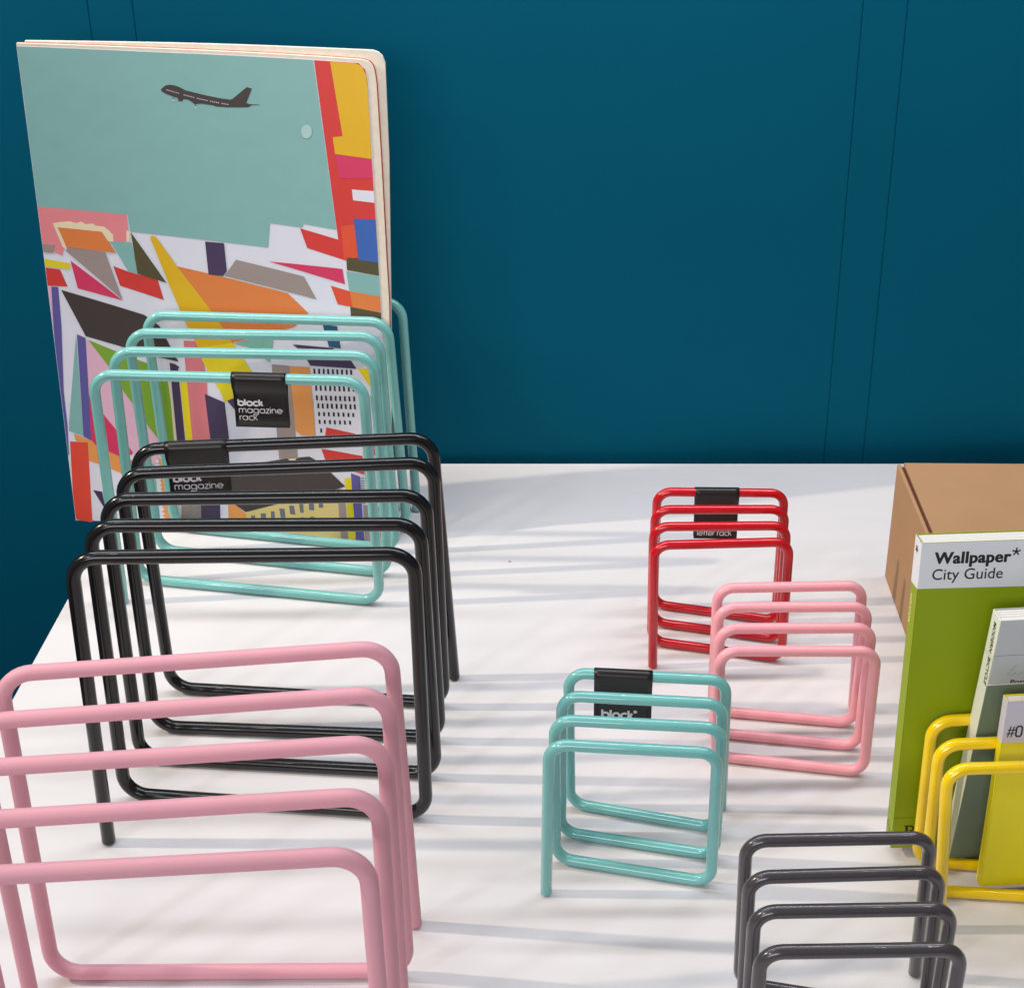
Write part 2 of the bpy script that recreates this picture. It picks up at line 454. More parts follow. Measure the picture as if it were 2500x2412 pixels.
def add_tag(rack, corners, j, t0, t1, r, lines, drop=0.0529):
    A, B = Vector(corners[j][0]), Vector(corners[j][1])
    ax = (B - A).normalized()
    fw = Vector((ax.y, -ax.x, 0)).normalized()
    L = (B - A).length
    prof = tag_profile(r, drop)
    nx = 10
    V, F = [], []
    for i in range(nx + 1):
        f = i / nx
        o = A + ax * (L * (t0 + (t1 - t0) * f))
        for k, (y, z) in enumerate(prof):
            wv = 0.0005 * math.sin(f * 3.1 + 0.4) * max(0, (z - 0.02) / drop)
            V.append(o + fw * (y + wv) - Vector((0, 0, z)))
    m = len(prof)
    for i in range(nx):
        for k in range(m - 1):
            F.append([i * m + k, i * m + k + 1, (i + 1) * m + k + 1, (i + 1) * m + k])
    tag = obj('paper_tag', V, F, M['tag'], rack, True)
    sd = tag.modifiers.new('thickness', 'SOLIDIFY')
    sd.thickness = 0.0004
    sd.offset = 0
    front = prof[17:]
    def at(x, z):
        for (ya, za), (yb, zb) in zip(front, front[1:]):
            if z <= zb or (yb, zb) == front[-1]:
                f = (z - za) / (zb - za)
                break
        y = ya + (yb - ya) * f
        f = x / (L * (t1 - t0))
        o = A + ax * (L * t0 + x)
        wv = 0.0005 * math.sin(f * 3.1 + 0.4) * max(0, (z - 0.02) / drop)
        return o + fw * (y + wv + 0.00045) - Vector((0, 0, z))
    for s, xh, sw, x0, base, xsc in lines:
        v, f = stroke_text(s, xh, sw, x0, 0, xsc)
        V = []
        for x, y, k in v:
            V.append(at(x, base - y) + fw * (0.00001 * k))
        obj('lettering', V, f, M['ink_white'], tag)
    return tag

def make_rack(key, name, label, cat, group, material, r, rb):
    cs = CORN[key]
    base = Vector(cs[0][2])
    t = thing(name, label, cat, (base.x, base.y, 0), None, group)
    bpy.context.view_layer.update()
    line, cuts = rod_path(cs, rb, r * 0.45)
    rings = tube(line, r)
    s = 0
    for ci, (e, kind) in enumerate(cuts):
        v, f = ring_mesh(rings[s:e + 1], s == 0, ci == len(cuts) - 1, line[s:e + 1], r)
        obj(kind, v, f, material, t, True)
        s = e
    return t

RM, RL_ = 0.0055, 0.0047
gm, gl = 'large wire magazine racks', 'small wire letter racks'
tm = make_rack('TM', 'magazine_rack', 'large mint green wire magazine rack holding the tall illustrated magazine', 'magazine rack', gm, M['mint'], RM, 0.021)
bk = make_rack('BM', 'magazine_rack', 'large glossy black wire magazine rack, empty, with its tag on the rear hoop', 'magazine rack', gm, M['black'], RM + 0.0003, 0.021)
pk = make_rack('PM', 'magazine_rack', 'large matt pink wire magazine rack, empty, cut off in the left foreground', 'magazine rack', gm, M['pink_matt'], RM + 0.0002, 0.022)
rd = make_rack('RL', 'letter_rack', 'small red wire letter rack, farthest back of the small ones', 'letter rack', gl, M['red'], RL_, 0.0145)
ps = make_rack('PL', 'letter_rack', 'small pink wire letter rack standing empty beside the green book', 'letter rack', gl, M['pink'], RL_ + 0.0001, 0.0150)
ts = make_rack('TL', 'letter_rack', 'small mint green wire letter rack, empty, with black tag on its rear hoop', 'letter rack', gl, M['mint_small'], RL_, 0.0145)
gs = make_rack('GL', 'letter_rack', 'small dark grey wire letter rack standing empty in the front right corner', 'letter rack', gl, M['grey'], RL_ + 0.0001, 0.0145)
ys = make_rack('YL', 'letter_rack', 'small yellow wire letter rack filled with three upright books', 'letter rack', gl, M['yellow'], RL_, 0.0150)

MAGTXT = [('block', 0.0044, 0.0018, 0.0044, 0.0294, 1.20), ('magazine', 0.0044, 0.00078, 0.0046, 0.0372, 1.12), ('rack', 0.0044, 0.00078, 0.0048, 0.0450, 1.12)]
LETTXT = [('block\u00b0', 0.0054, 0.0019, 0.0072, 0.0424, 1.02), ('letter rack', 0.0040, 0.0007, 0.0040, 0.0490, 1.0)]
add_tag(tm, CORN['TM'], 0, 0.517, 0.718, RM, MAGTXT)
add_tag(bk, CORN['BM'], 4, 0.10200000000000001, 0.309, RM + 0.0003, [(s, a, b, c, d + 0.0042, e) for s, a, b, c, d, e in MAGTXT])
add_tag(ts, CORN['TL'], 3, 0.162, 0.532, RL_, LETTXT)
add_tag(rd, CORN['RL'], 3, 0.297, 0.6415, RL_, LETTXT)

# ------------------------------------------------------------------ magazine with the collage cover
def ysurf(x, z):
    u = (x + .53) / .37
    return 1.495 - .028 * u - .030 * u * u + (.03 + .10 * u) * z + .003 * math.sin(math.pi * z / .55) + .0012 * math.sin(8 * u + 6 * z) * z

ART = [
    ('sky', 1, [(-516.7, 559.8), (-369.6, 550.1), (-210.8, 541.5), (-196.2, 362.3), (-231.7, 367.7), (-233.2, 363.7), (-268.7, 368.1), (-272.7, 340.8), (-423.4, 358.1), (-424.2, 377.1), (-521.8, 387.8), (-518.1, 491)]),
    ('red', 1, [(-209.8, 541.5), (-193.2, 540.4), (-163.1, 538.7), (-156.7, 532), (-154.9, 519.2), (-154, 440.8), (-151.8, 327.8), (-188.4, 329), (-229.5, 341.3), (-236.2, 363.1), (-194.8, 351.8)]),
    ('gold', 2, [(-193, 540), (-166.8, 538.4), (-159.7, 535.5), (-156, 526.2), (-154.7, 512.1), (-154.1, 439.6), (-193.1, 444.2), (-194.6, 461.8), (-183.9, 463.1)]),
    ('magenta', 2, [(-192.4, 443.7), (-154.1, 439.3), (-153.5, 419), (-190.7, 418.2)]),
    ('white', 2, [(-176.9, 406.7), (-153.1, 405.5), (-152.9, 393), (-176.2, 395.1)]),
    ('orange_red', 2, [(-191, 366.2), (-176.3, 369.1), (-174, 333.1), (-189.4, 329.7)]),
    ('blue', 3, [(-176.7, 375.3), (-152.7, 375.3), (-152, 327.8), (-173.6, 330.3)]),
    ('olive', 2, [(-186.9, 332.4), (-174.3, 332), (-151.8, 327.8), (-151.7, 313.4), (-186.9, 318.4)]),
    ('sky', 1, [(-187.7, 317.1), (-151.4, 312.9), (-151.4, 290.5), (-185.5, 295.4)]),
    ('orange_red', 1, [(-205.9, 300.3), (-185, 294.9), (-182.6, 277), (-199.2, 279.4)]),
    ('orange', 1, [(-185, 294.9), (-151.4, 290.3), (-151.1, 272.6), (-182.6, 277)]),
    ('olive', 1, [(-185.4, 277.4), (-151.1, 272.3), (-151, 258.4), (-176.7, 257), (-185.2, 267)]),
    ('coral_pink', 2, [(-521.5, 387.8), (-425, 377.1), (-425.4, 359.9), (-426.9, 346.9), (-443.6, 347), (-498.8, 339.8), (-501.7, 331.1), (-522.2, 342.8)]),
    ('cream', 3, [(-507.1, 368.4), (-498, 369.8), (-488.4, 370.4), (-481.2, 368.2), (-476, 370), (-470.9, 366.8), (-463.7, 367.7), (-460.3, 365.1), (-451.6, 364), (-447.1, 360), (-442.7, 354.6), (-443.1, 346.8), (-449.6, 347.3), (-454.9, 357.5), (-501.8, 363.4), (-495.2, 338.4), (-499.8, 341.1)]),
    ('cream', 3, [(-427.4, 359.9), (-423.4, 358.1), (-425.9, 346.7), (-428.9, 346.7)]),
    ('taupe', 3, [(-522, 344.7), (-507.6, 343.4), (-511.3, 334.7), (-522.5, 335.5)]),
    ('orange', 4, [(-502.5, 363.9), (-454.8, 358.3), (-442.1, 334), (-494.8, 341.1)]),
    ('taupe', 3, [(-494.8, 341.1), (-453.9, 334.8), (-441.2, 280.1), (-496.9, 336.6)]),
    ('sky', 2, [(-446.6, 346.8), (-423.5, 345.6), (-420.3, 310.2), (-430.8, 312.8)]),
    ('olive', 3, [(-422.9, 357.3), (-389.6, 299.7), (-420.8, 310.2)]),
    ('yellow', 2, [(-523.8, 328.3), (-494.3, 322.1), (-495.7, 315.2), (-524, 319.8)]),
    ('red', 1, [(-523.7, 318.2), (-506.4, 315.3), (-500.7, 295.2), (-524.5, 296.8)]),
    ('magenta', 2, [(-493.6, 325.7), (-441.1, 279), (-489.7, 293.2)]),
    ('red', 1, [(-446.9, 319), (-429.8, 312.1), (-399.2, 303.6), (-394.5, 279.7), (-441.9, 296.1)]),
    ('purple', 1, [(-518.8, 295.7), (-511.2, 294.8), (-514, 248.1), (-522.2, 168.8), (-523.4, 128), (-526.7, 88.4), (-529.1, 90.4), (-526.8, 185), (-523.1, 248.2)]),
    ('pink', 1, [(-523, 296.3), (-519.3, 295.7), (-523.6, 248.2), (-525.2, 204.9), (-526.7, 204.9), (-525.9, 248.3)]),
    ('dark_brown', 2, [(-508.6, 291.7), (-418.7, 262.3), (-403.1, 249.7), (-385.2, 207.1), (-419.9, 215.3), (-488.1, 236.5)]),
    ('gold', 4, [(-402.5, 352.2), (-399.4, 353.3), (-395.9, 352.2), (-375.9, 319.2), (-339.2, 264.2), (-321.2, 231.1), (-361.1, 224.6), (-373.7, 256.9), (-386.6, 296.8)]),
    ('yellow', 4, [(-361.1, 224.6), (-321.2, 231.1), (-301.5, 197.9), (-326.7, 165.2), (-335.9, 160.1), (-341.7, 175.7), (-357.4, 208.3)]),
    ('orange', 2, [(-376.4, 319), (-323.9, 306.7), (-254.5, 290.1), (-232.7, 268.1), (-249.3, 252.2), (-307.9, 234.2), (-321.2, 231.1), (-341.7, 265.5)]),
    ('taupe', 3, [(-309.5, 326.8), (-235.3, 309.6), (-222.7, 284.2), (-323.8, 308.4)]),
    ('dark_purple', 4, [(-342.1, 347), (-321.4, 345.4), (-320.8, 313.6), (-325.6, 308.1), (-341.6, 309.9)]),
    ('magenta', 2, [(-273.8, 325.6), (-191.9, 319.5), (-189.8, 302.4)]),
    ('teal_dark', 2, [(-217.6, 255.7), (-201.2, 254.6), (-198.3, 229.3), (-211.7, 230.5)]),
    ('dark_purple', 3, [(-253.1, 231.2), (-247.8, 231.4), (-205.6, 229.3), (-208.2, 227.6), (-247.4, 227.4)]),
    ('dark_purple', 2, [(-237.8, 214.2), (-187.4, 216), (-181.7, 206.8), (-233.9, 207.7)]),
    ('yellow', 2, [(-180.5, 207.2), (-168.8, 207.9), (-166.4, 185.6)]),
    ('taupe', 2, [(-278.4, 207.3), (-257.7, 206.3), (-256.2, 121.1), (-255.3, 95.8), (-277.4, 94.3), (-278.2, 131.6)]),
    ('orange_pale', 3, [(-258.1, 206), (-235, 205.9), (-233.2, 125.3), (-249.7, 124.4), (-255.7, 129)]),
    ('sky_green', 2, [(-319.7, 230), (-294.5, 236.8), (-274.1, 238.4), (-276.3, 225.7), (-279.9, 209.5), (-286.4, 213.3), (-300.3, 225.5)]),
    ('coral', 2, [(-376.9, 232.4), (-364, 232), (-356.5, 212.3), (-354.7, 185.1), (-357.8, 111.9), (-378, 111), (-377.9, 184.5), (-377.8, 210.5)]),
    ('dark_purple', 3, [(-358.6, 169.3), (-336.2, 159.6), (-334.7, 115.1), (-356.8, 112.7)]),
    ('dark_purple', 3, [(-333.2, 161.7), (-323.1, 166.4), (-320.4, 145.5)]),
    ('black', 1, [(-231.1, 204.3), (-228.9, 204.2), (-228.8, 198.3), (-231, 198.5)]),
    ('black', 1, [(-225.7, 204.4), (-223.4, 204.3), (-223.5, 198.5), (-225.8, 198.6)]),
    ('black', 1, [(-220.2, 204.6), (-218, 204.4), (-218.3, 198.6), (-220.5, 198.7)]),
    ('black', 1, [(-215.3, 204.7), (-213.1, 204.5), (-213, 198.7), (-215.3, 198.8)]),
    ('black', 1, [(-209.8, 204.8), (-207.6, 204.7), (-207.8, 198.8), (-210, 199)]),
    ('black', 1, [(-204.9, 204.9), (-202.7, 204.8), (-202.6, 199), (-204.8, 199.1)]),
    ('black', 1, [(-199.5, 205), (-197.3, 204.9), (-197.3, 199.1), (-199.5, 199.3)]),
    ('black', 1, [(-194, 205.2), (-191.8, 205.1), (-192.1, 199.3), (-194.3, 199.4)]),
    ('black', 1, [(-189.2, 205.3), (-187, 205.2), (-186.9, 199.4), (-189.1, 199.5)]),
    ('black', 1, [(-230.1, 184.7), (-227.9, 184.5), (-228.1, 178.7), (-230.3, 178.8)]),
    ('black', 1, [(-225.1, 184.8), (-222.9, 184.7), (-222.8, 178.8), (-225, 178.9)]),
    ('black', 1, [(-219.5, 184.9), (-217.3, 184.8), (-217.4, 179), (-219.6, 179.1)]),
    ('black', 1, [(-213.9, 185.1), (-211.7, 185), (-212.1, 179.1), (-214.3, 179.2)]),
    ('black', 1, [(-209, 185.2), (-206.8, 185.1), (-206.7, 179.3), (-208.9, 179.4)]),
    ('black', 1, [(-203.4, 185.4), (-201.2, 185.3), (-201.4, 179.4), (-203.6, 179.5)]),
    ('black', 1, [(-198.4, 185.5), (-196.2, 185.4), (-196, 179.6), (-198.3, 179.7)]),
    ('black', 1, [(-192.9, 185.7), (-190.7, 185.6), (-190.7, 179.8), (-192.9, 179.9)]),
    ('black', 1, [(-187.3, 185.9), (-185.1, 185.8), (-185.4, 180), (-187.6, 180.1)]),
    ('black', 1, [(-230, 173.2), (-227.8, 173.1), (-227.8, 167.2), (-230, 167.3)]),
    ('black', 1, [(-224.5, 173.3), (-222.2, 173.2), (-222.4, 167.3), (-224.7, 167.4)]),
    ('black', 1, [(-219.5, 173.5), (-217.3, 173.3), (-217.1, 167.5), (-219.3, 167.6)]),
    ('black', 1, [(-213.9, 173.6), (-211.7, 173.5), (-211.7, 167.6), (-214, 167.8)]),
    ('black', 1, [(-208.3, 173.8), (-206.1, 173.7), (-206.4, 167.8), (-208.6, 167.9)]),
    ('black', 1, [(-203.4, 174), (-201.1, 173.9), (-201.1, 168), (-203.3, 168.1)]),
    ('black', 1, [(-197.8, 174.2), (-195.6, 174), (-195.7, 168.2), (-198, 168.3)]),
    ('black', 1, [(-192.8, 174.3), (-190.6, 174.2), (-190.4, 168.4), (-192.6, 168.5)]),
    ('black', 1, [(-187.3, 174.5), (-185, 174.4), (-185.1, 168.6), (-187.3, 168.7)]),
    ('black', 1, [(-228.7, 163.9), (-226.5, 163.8), (-226.9, 157.8), (-229.1, 157.9)]),
    ('black', 1, [(-223.8, 164), (-221.6, 163.9), (-221.6, 158), (-223.8, 158.1)]),
    ('black', 1, [(-218.3, 164.2), (-216, 164.1), (-216.3, 158.2), (-218.5, 158.3)]),
    ('black', 1, [(-213.4, 164.3), (-211.1, 164.2), (-211, 158.3), (-213.2, 158.5)]),
    ('black', 1, [(-207.8, 164.5), (-205.6, 164.4), (-205.7, 158.5), (-207.9, 158.6)]),
    ('black', 1, [(-202.3, 164.7), (-200.1, 164.6), (-200.4, 158.7), (-202.6, 158.8)]),
    ('black', 1, [(-197.4, 164.9), (-195.2, 164.8), (-195.1, 158.9), (-197.3, 159)]),
    ('black', 1, [(-191.9, 165.1), (-189.7, 165), (-189.8, 159.1), (-192.1, 159.2)]),
    ('black', 1, [(-187, 165.3), (-184.8, 165.2), (-184.6, 159.3), (-186.8, 159.4)]),
    ('black', 1, [(-228.6, 153.7), (-226.4, 153.6), (-226.4, 148.7), (-228.6, 148.8)]),
    ('black', 1, [(-222.7, 153.9), (-220.5, 153.8), (-220.7, 148.9), (-223, 149)]),
    ('black', 1, [(-217.4, 154.1), (-215.2, 154), (-215.1, 149.1), (-217.3, 149.2)]),
    ('black', 1, [(-211.6, 154.3), (-209.3, 154.2), (-209.5, 149.3), (-211.7, 149.4)]),
    ('black', 1, [(-206.3, 154.5), (-204.1, 154.4), (-203.8, 149.5), (-206.1, 149.6)]),
    ('black', 1, [(-200.4, 154.7), (-198.2, 154.6), (-198.2, 149.7), (-200.5, 149.8)]),
    ('black', 1, [(-194.6, 154.9), (-192.4, 154.8), (-192.6, 149.9), (-194.8, 150)]),
    ('black', 1, [(-189.3, 155.1), (-187.1, 155), (-187, 150.2), (-189.2, 150.3)]),
    ('black', 1, [(-228.6, 144.4), (-226.4, 144.3), (-226.2, 139.4), (-228.4, 139.5)]),
    ('black', 1, [(-222.6, 144.6), (-220.3, 144.5), (-220.3, 139.6), (-222.6, 139.7)]),
    ('black', 1, [(-216.5, 144.9), (-214.2, 144.8), (-214.5, 139.8), (-216.7, 139.9)]),
    ('black', 1, [(-211, 145), (-208.8, 144.9), (-208.7, 140), (-210.9, 140.1)]),
    ('black', 1, [(-204.9, 145.3), (-202.7, 145.2), (-202.8, 140.3), (-205.1, 140.4)]),
    ('black', 1, [(-199.5, 145.5), (-197.3, 145.4), (-197, 140.5), (-199.2, 140.6)]),
    ('black', 1, [(-193.4, 145.7), (-191.2, 145.6), (-191.2, 140.8), (-193.4, 140.9)]),
    ('black', 1, [(-227.2, 134.1), (-225, 134), (-225.2, 129.1), (-227.4, 129.2)]),
    ('red', 1, [(-220.1, 135.9), (-186.7, 130.6), (-181.2, 116.1), (-217, 113.6), (-222, 125.4)]),
    ('white', 2, [(-222.7, 113.2), (-209.4, 114.2), (-179.4, 108.5), (-179.6, 104.9), (-224.8, 109.9)]),
    ('red', 1, [(-227.3, 109.7), (-179.6, 104.6), (-179.8, 100.7), (-223.6, 96.8)]),
    ('red', 1, [(-166.3, 127.7), (-163.6, 127.9), (-162.5, 106.7), (-166.3, 106.8)]),
    ('black', 1, [(-167.5, 177.3), (-166.7, 174.8), (-164.6, 133), (-165.6, 132.9)]),
    ('dark_brown', 3, [(-310.2, 85.8), (-286.8, 91), (-268.7, 95.1), (-255.9, 96.3), (-253.3, 97.5), (-241.8, 99.4), (-235.7, 96.2), (-218.8, 82.7), (-201.7, 66.5), (-214.9, 60.7), (-322.2, 24.8), (-340.7, 37.7), (-358.4, 59.8), (-349.2, 69.2)]),
    ('cream', 5, [(-267.4, 95), (-256.6, 96.3), (-258.9, 93.7), (-265, 93.3)]),
    ('sand', 2, [(-322.2, 24.5), (-212.7, 63), (-209.5, 46), (-207.7, 27.3), (-205.8, -1.8), (-282.8, -12.5), (-319.3, -0.5), (-321.5, 15.9)]),
    ('grey_blue', 4, [(-269.5, 37.1), (-263.9, 37.5), (-262.6, 26.6), (-268.9, 26.6)]),
    ('grey_blue', 4, [(-281.7, 32.4), (-275.4, 32.9), (-274.8, 21.7), (-280.4, 21.2)]),
    ('grey_blue', 4, [(-291.8, 28.3), (-287.6, 28.7), (-287.5, 20), (-292.4, 19.6)]),
    ('grey_blue', 4, [(-304.2, 24.7), (-298.3, 25.1), (-298.1, 18.9), (-304.4, 18.4)]),
    ('grey_blue', 4, [(-316.1, 21.1), (-311.2, 21.4), (-311.5, 17.2), (-315.8, 16.9)]),
    ('grey_blue', 4, [(-257.5, 40.6), (-252.6, 41), (-252.6, 29.8), (-256.8, 29.5)]),
    ('grey_blue', 4, [(-245.9, 42.4), (-240, 42.9), (-239.9, 33.7), (-245.9, 33.7)]),
    ('grey_blue', 4, [(-234.4, 44.5), (-229.5, 45.3), (-229, 38.4), (-234, 37.3)]),
    ('grey_blue', 4, [(-256.5, 23.4), (-253, 24.2), (-252.8, 15.6), (-256.2, 15)]),
    ('grey_blue', 4, [(-245, 25.5), (-240.4, 25.9), (-240.1, 18.3), (-244.7, 17.3)]),
    ('grey_blue', 4, [(-268, 18.7), (-264.5, 19.3), (-264, 11.7), (-267.4, 10.8)]),
    ('grey_blue', 4, [(-279.4, 14.8), (-275.9, 15.7), (-275.1, 6.2), (-278.9, 5.9)]),
    ('orange_pale', 1, [(-342.9, 36.9), (-335.4, 34.4), (-321.6, 22.6), (-319.3, -0.5), (-343.9, 0.6)]),
    ('dark_purple', 1, [(-374.9, 37.9), (-351.9, 37.8), (-354.7, -3.2), (-377.8, -1.8)]),
    ('taupe', 1, [(-398.4, 36.6), (-374.9, 37.9), (-377.8, -1.8), (-402.1, -0.2)]),
    ('taupe', 3, [(-211.3, 63.2), (-203.2, 61), (-201.1, -4.2), (-210, -2.2)]),
    ('yellow', 4, [(-202.1, 76), (-194.2, 77.3), (-192.7, -3.3), (-200.8, -4.2)]),
    ('purple', 3, [(-194.2, 83), (-183.8, 79.9), (-182.3, -2.1), (-192, -3.2)]),
    ('red', 4, [(-195.1, 86), (-178, 87.5), (-178.9, 82.9)]),
    ('grey_blue', 2, [(-183.2, 78.3), (-178.9, 78.5), (-178.9, 77.5), (-183.3, 77.3)]),
    ('grey_blue', 2, [(-183.2, 75.3), (-178.9, 75.5), (-178.9, 74.5), (-183.3, 74.3)]),
    ('grey_blue', 2, [(-183.2, 72.3), (-178.9, 72.6), (-178.9, 71.6), (-183.3, 71.3)]),
    ('grey_blue', 2, [(-183.3, 69.3), (-178.9, 69.6), (-178.9, 68.6), (-183.3, 68.3)]),
    ('grey_blue', 2, [(-183.3, 66.3), (-178.9, 66.6), (-178.9, 65.6), (-183.3, 65.3)]),
    ('grey_blue', 2, [(-183.3, 63.3), (-178.9, 63.6), (-178.9, 62.6), (-183.3, 62.3)]),
    ('grey_blue', 2, [(-183.3, 60.3), (-178.9, 60.6), (-178.9, 59.6), (-183.3, 59.3)]),
    ('grey_blue', 2, [(-183.3, 57.3), (-178.9, 57.6), (-179, 56.6), (-183.3, 56.3)]),
    ('grey_blue', 2, [(-183.3, 54.3), (-178.9, 54.6), (-179, 53.6), (-183.3, 53.3)]),
    ('grey_blue', 2, [(-183.3, 51.3), (-178.9, 51.6), (-179, 50.5), (-183.4, 50.3)]),
    ('grey_blue', 2, [(-183.3, 48.2), (-178.9, 48.5), (-179, 47.5), (-183.4, 47.2)]),
    ('taupe', 3, [(-181.7, 45.5), (-176.6, 45.8), (-175.6, 1.6), (-181.7, 0.9)]),
    ('taupe', 2, [(-164.6, 45), (-160.8, 45.4), (-160.5, 32.2), (-164.4, 31.8)]),
    ('red', 3, [(-163.2, 15.3), (-157.9, 15.9), (-158.2, 2.1), (-162.7, 1.6)]),
    ('sky', 1, [(-498.9, 238.3), (-506.6, 113), (-522.6, 119.7), (-520.6, 133.5)]),
    ('purple', 2, [(-497.8, 239), (-488.6, 234.4), (-497.8, 108.1), (-506.4, 112.7)]),
    ('pink', 1, [(-488.1, 233.7), (-484.7, 231.1), (-466.4, 199.7), (-452.6, 169.4), (-443.1, 153.5), (-428.4, 126.8), (-418, 110.8), (-420.6, 80.6), (-427.9, 78.9), (-451.4, 92.7), (-466, 120.5), (-477.8, 138), (-493.6, 162.2)]),
    ('magenta', 2, [(-493.5, 163.5), (-477.8, 138.3), (-466, 120.5), (-450.9, 94.8), (-451.3, 91.3), (-466, 88.1), (-478.1, 94.1), (-493.7, 102.8), (-498.2, 108.9)]),
    ('orange_pale', 1, [(-517.4, 116.3), (-498.1, 108.1), (-493.6, 103.2), (-466, 88.1), (-451.1, 83.7), (-453.9, 59.9), (-466.1, 66.2), (-479.5, 72.4), (-493.6, 78.1), (-504, 82.1), (-502.3, 105.4), (-516.3, 107)]),
    ('green', 2, [(-485.8, 232.2), (-461.3, 221.1), (-432.4, 208.8), (-422.3, 204.8), (-409.5, 196.5), (-400, 186.2), (-399.2, 157.1), (-400, 108.7), (-406.1, 108.5), (-418, 110.8), (-428.4, 126.8), (-443, 154.1), (-452.6, 169.6), (-466.4, 200)]),
    ('cream', 1, [(-399.9, 187.5), (-396.9, 186.3), (-396.8, 109.9), (-399.9, 109.8)]),
    ('dark_purple', 2, [(-395.7, 205.9), (-389.4, 204.1), (-384.8, 200.9), (-386.7, 198.3), (-386.8, 109.9), (-396.5, 109.5)]),
    ('yellow', 2, [(-386, 197), (-377.9, 194.6), (-378.1, 110.9), (-386.1, 110.6)]),
    ('red_orange', 1, [(-523.2, 106.5), (-502.3, 105.4), (-510, 1.6), (-528.7, 4.4), (-530.6, 16.3)]),
    ('dark_purple', 2, [(-503.8, 44.3), (-493, 42.4), (-491.6, 17.4)]),
    ('sky_green', 1, [(-436.3, 89.7), (-426.5, 91.4), (-426.7, 11.6), (-439.9, 10.9)]),
    ('orange_pale', 2, [(-420.5, 87.5), (-417.6, 86.9), (-413.6, 5.2), (-422.9, 4.7)]),
    ('white', 3, [(-424.3, 86), (-420.3, 85), (-421.1, 82.5), (-424.5, 81.8)]),
    ('white', 3, [(-424.3, 80.4), (-420.3, 79.5), (-421.1, 77), (-424.5, 76.3)]),
    ('white', 3, [(-424.3, 74.9), (-420.3, 74), (-421.1, 71.4), (-424.5, 70.7)]),
    ('white', 3, [(-424.3, 69.4), (-420.3, 68.4), (-421.1, 65.9), (-424.5, 65.2)]),
    ('white', 3, [(-424.4, 63.8), (-420.3, 62.8), (-421.1, 60.3), (-424.6, 59.6)]),
    ('white', 3, [(-424.4, 58.2), (-420.3, 57.3), (-421.1, 54.7), (-424.6, 54)]),
    ('white', 3, [(-424.4, 52.6), (-420.3, 51.7), (-421.1, 49.1), (-424.6, 48.4)]),
    ('white', 3, [(-424.4, 47), (-420.4, 46.1), (-421.2, 43.5), (-424.6, 42.8)]),
    ('white', 3, [(-424.4, 41.4), (-420.4, 40.5), (-421.2, 37.9), (-424.6, 37.2)]),
    ('white', 3, [(-424.5, 35.8), (-420.4, 34.8), (-421.2, 32.3), (-424.6, 31.5)]),
    ('white', 3, [(-424.5, 30.1), (-420.4, 29.2), (-421.2, 26.6), (-424.7, 25.9)]),
    ('white', 3, [(-424.5, 24.5), (-420.4, 23.6), (-421.2, 21), (-424.7, 20.2)]),
    ('white', 3, [(-424.5, 18.8), (-420.4, 17.9), (-421.2, 15.3), (-424.7, 14.5)]),
    ('white', 3, [(-424.5, 13.1), (-420.4, 12.2), (-421.2, 9.6), (-424.7, 8.8)]),
    ('dark_brown', 3, [(-373.9, 511.6), (-371.8, 513.7), (-368.2, 516.2), (-363.6, 516.8), (-358.5, 516), (-354.1, 514.3), (-347.7, 510.7), (-336.7, 507.8), (-325.7, 505), (-312.4, 502.3), (-301.2, 500.6), (-298.7, 501.6), (-291.6, 507), (-282.9, 513.6), (-277.5, 512.2), (-284.5, 497), (-280.4, 495.8), (-270.6, 495.5), (-270.7, 495.1), (-279, 494.8), (-283, 492.6), (-304.1, 492.6), (-316.9, 493.4), (-320.5, 494.9), (-334, 496.9), (-335.5, 496.3), (-340, 496.2), (-341.4, 497.7), (-344.9, 500.3), (-349.3, 501.7), (-351.5, 500.9), (-352.6, 499.2), (-356.6, 499.9), (-356.7, 502.8), (-363.3, 505.1), (-369, 507.6), (-372.5, 509.8)]),
    ('white', 4, [(-367.5, 512.1), (-366.7, 511.8), (-366.8, 510.9), (-367.7, 511)]),
    ('white', 4, [(-365.6, 511.5), (-364.7, 511.2), (-364.9, 510.3), (-365.8, 510.4)]),
    ('white', 4, [(-363.6, 510.8), (-362.8, 510.6), (-362.9, 509.6), (-363.8, 509.8)]),
    ('white', 4, [(-361.7, 510.2), (-360.8, 510), (-361, 509), (-361.9, 509.2)]),
    ('white', 4, [(-359.8, 509.6), (-358.9, 509.4), (-359.1, 508.4), (-359.9, 508.6)]),
    ('white', 4, [(-357.8, 509), (-356.9, 508.8), (-357.1, 507.8), (-358, 508)]),
    ('white', 4, [(-355.9, 508.4), (-355, 508.2), (-355.2, 507.2), (-356, 507.4)]),
    ('white', 4, [(-350, 506.6), (-349.1, 506.4), (-349.3, 505.4), (-350.2, 505.6)]),
    ('white', 4, [(-348.1, 506.1), (-347.2, 505.8), (-347.4, 504.9), (-348.2, 505)]),
    ('white', 4, [(-346.1, 505.5), (-345.2, 505.3), (-345.4, 504.3), (-346.3, 504.5)]),
    ('white', 4, [(-344.2, 504.9), (-343.3, 504.7), (-343.4, 503.8), (-344.3, 503.9)]),
    ('white', 4, [(-342.2, 504.4), (-341.3, 504.2), (-341.5, 503.2), (-342.4, 503.4)]),
    ('white', 4, [(-340.2, 503.9), (-339.4, 503.6), (-339.5, 502.7), (-340.4, 502.8)]),
    ('white', 4, [(-336.3, 502.9), (-335.4, 502.6), (-335.6, 501.7), (-336.5, 501.8)]),
    ('white', 4, [(-334.3, 502.4), (-333.5, 502.1), (-333.6, 501.2), (-334.5, 501.3)]),
    ('white', 4, [(-332.4, 501.9), (-331.5, 501.7), (-331.7, 500.7), (-332.5, 500.8)]),
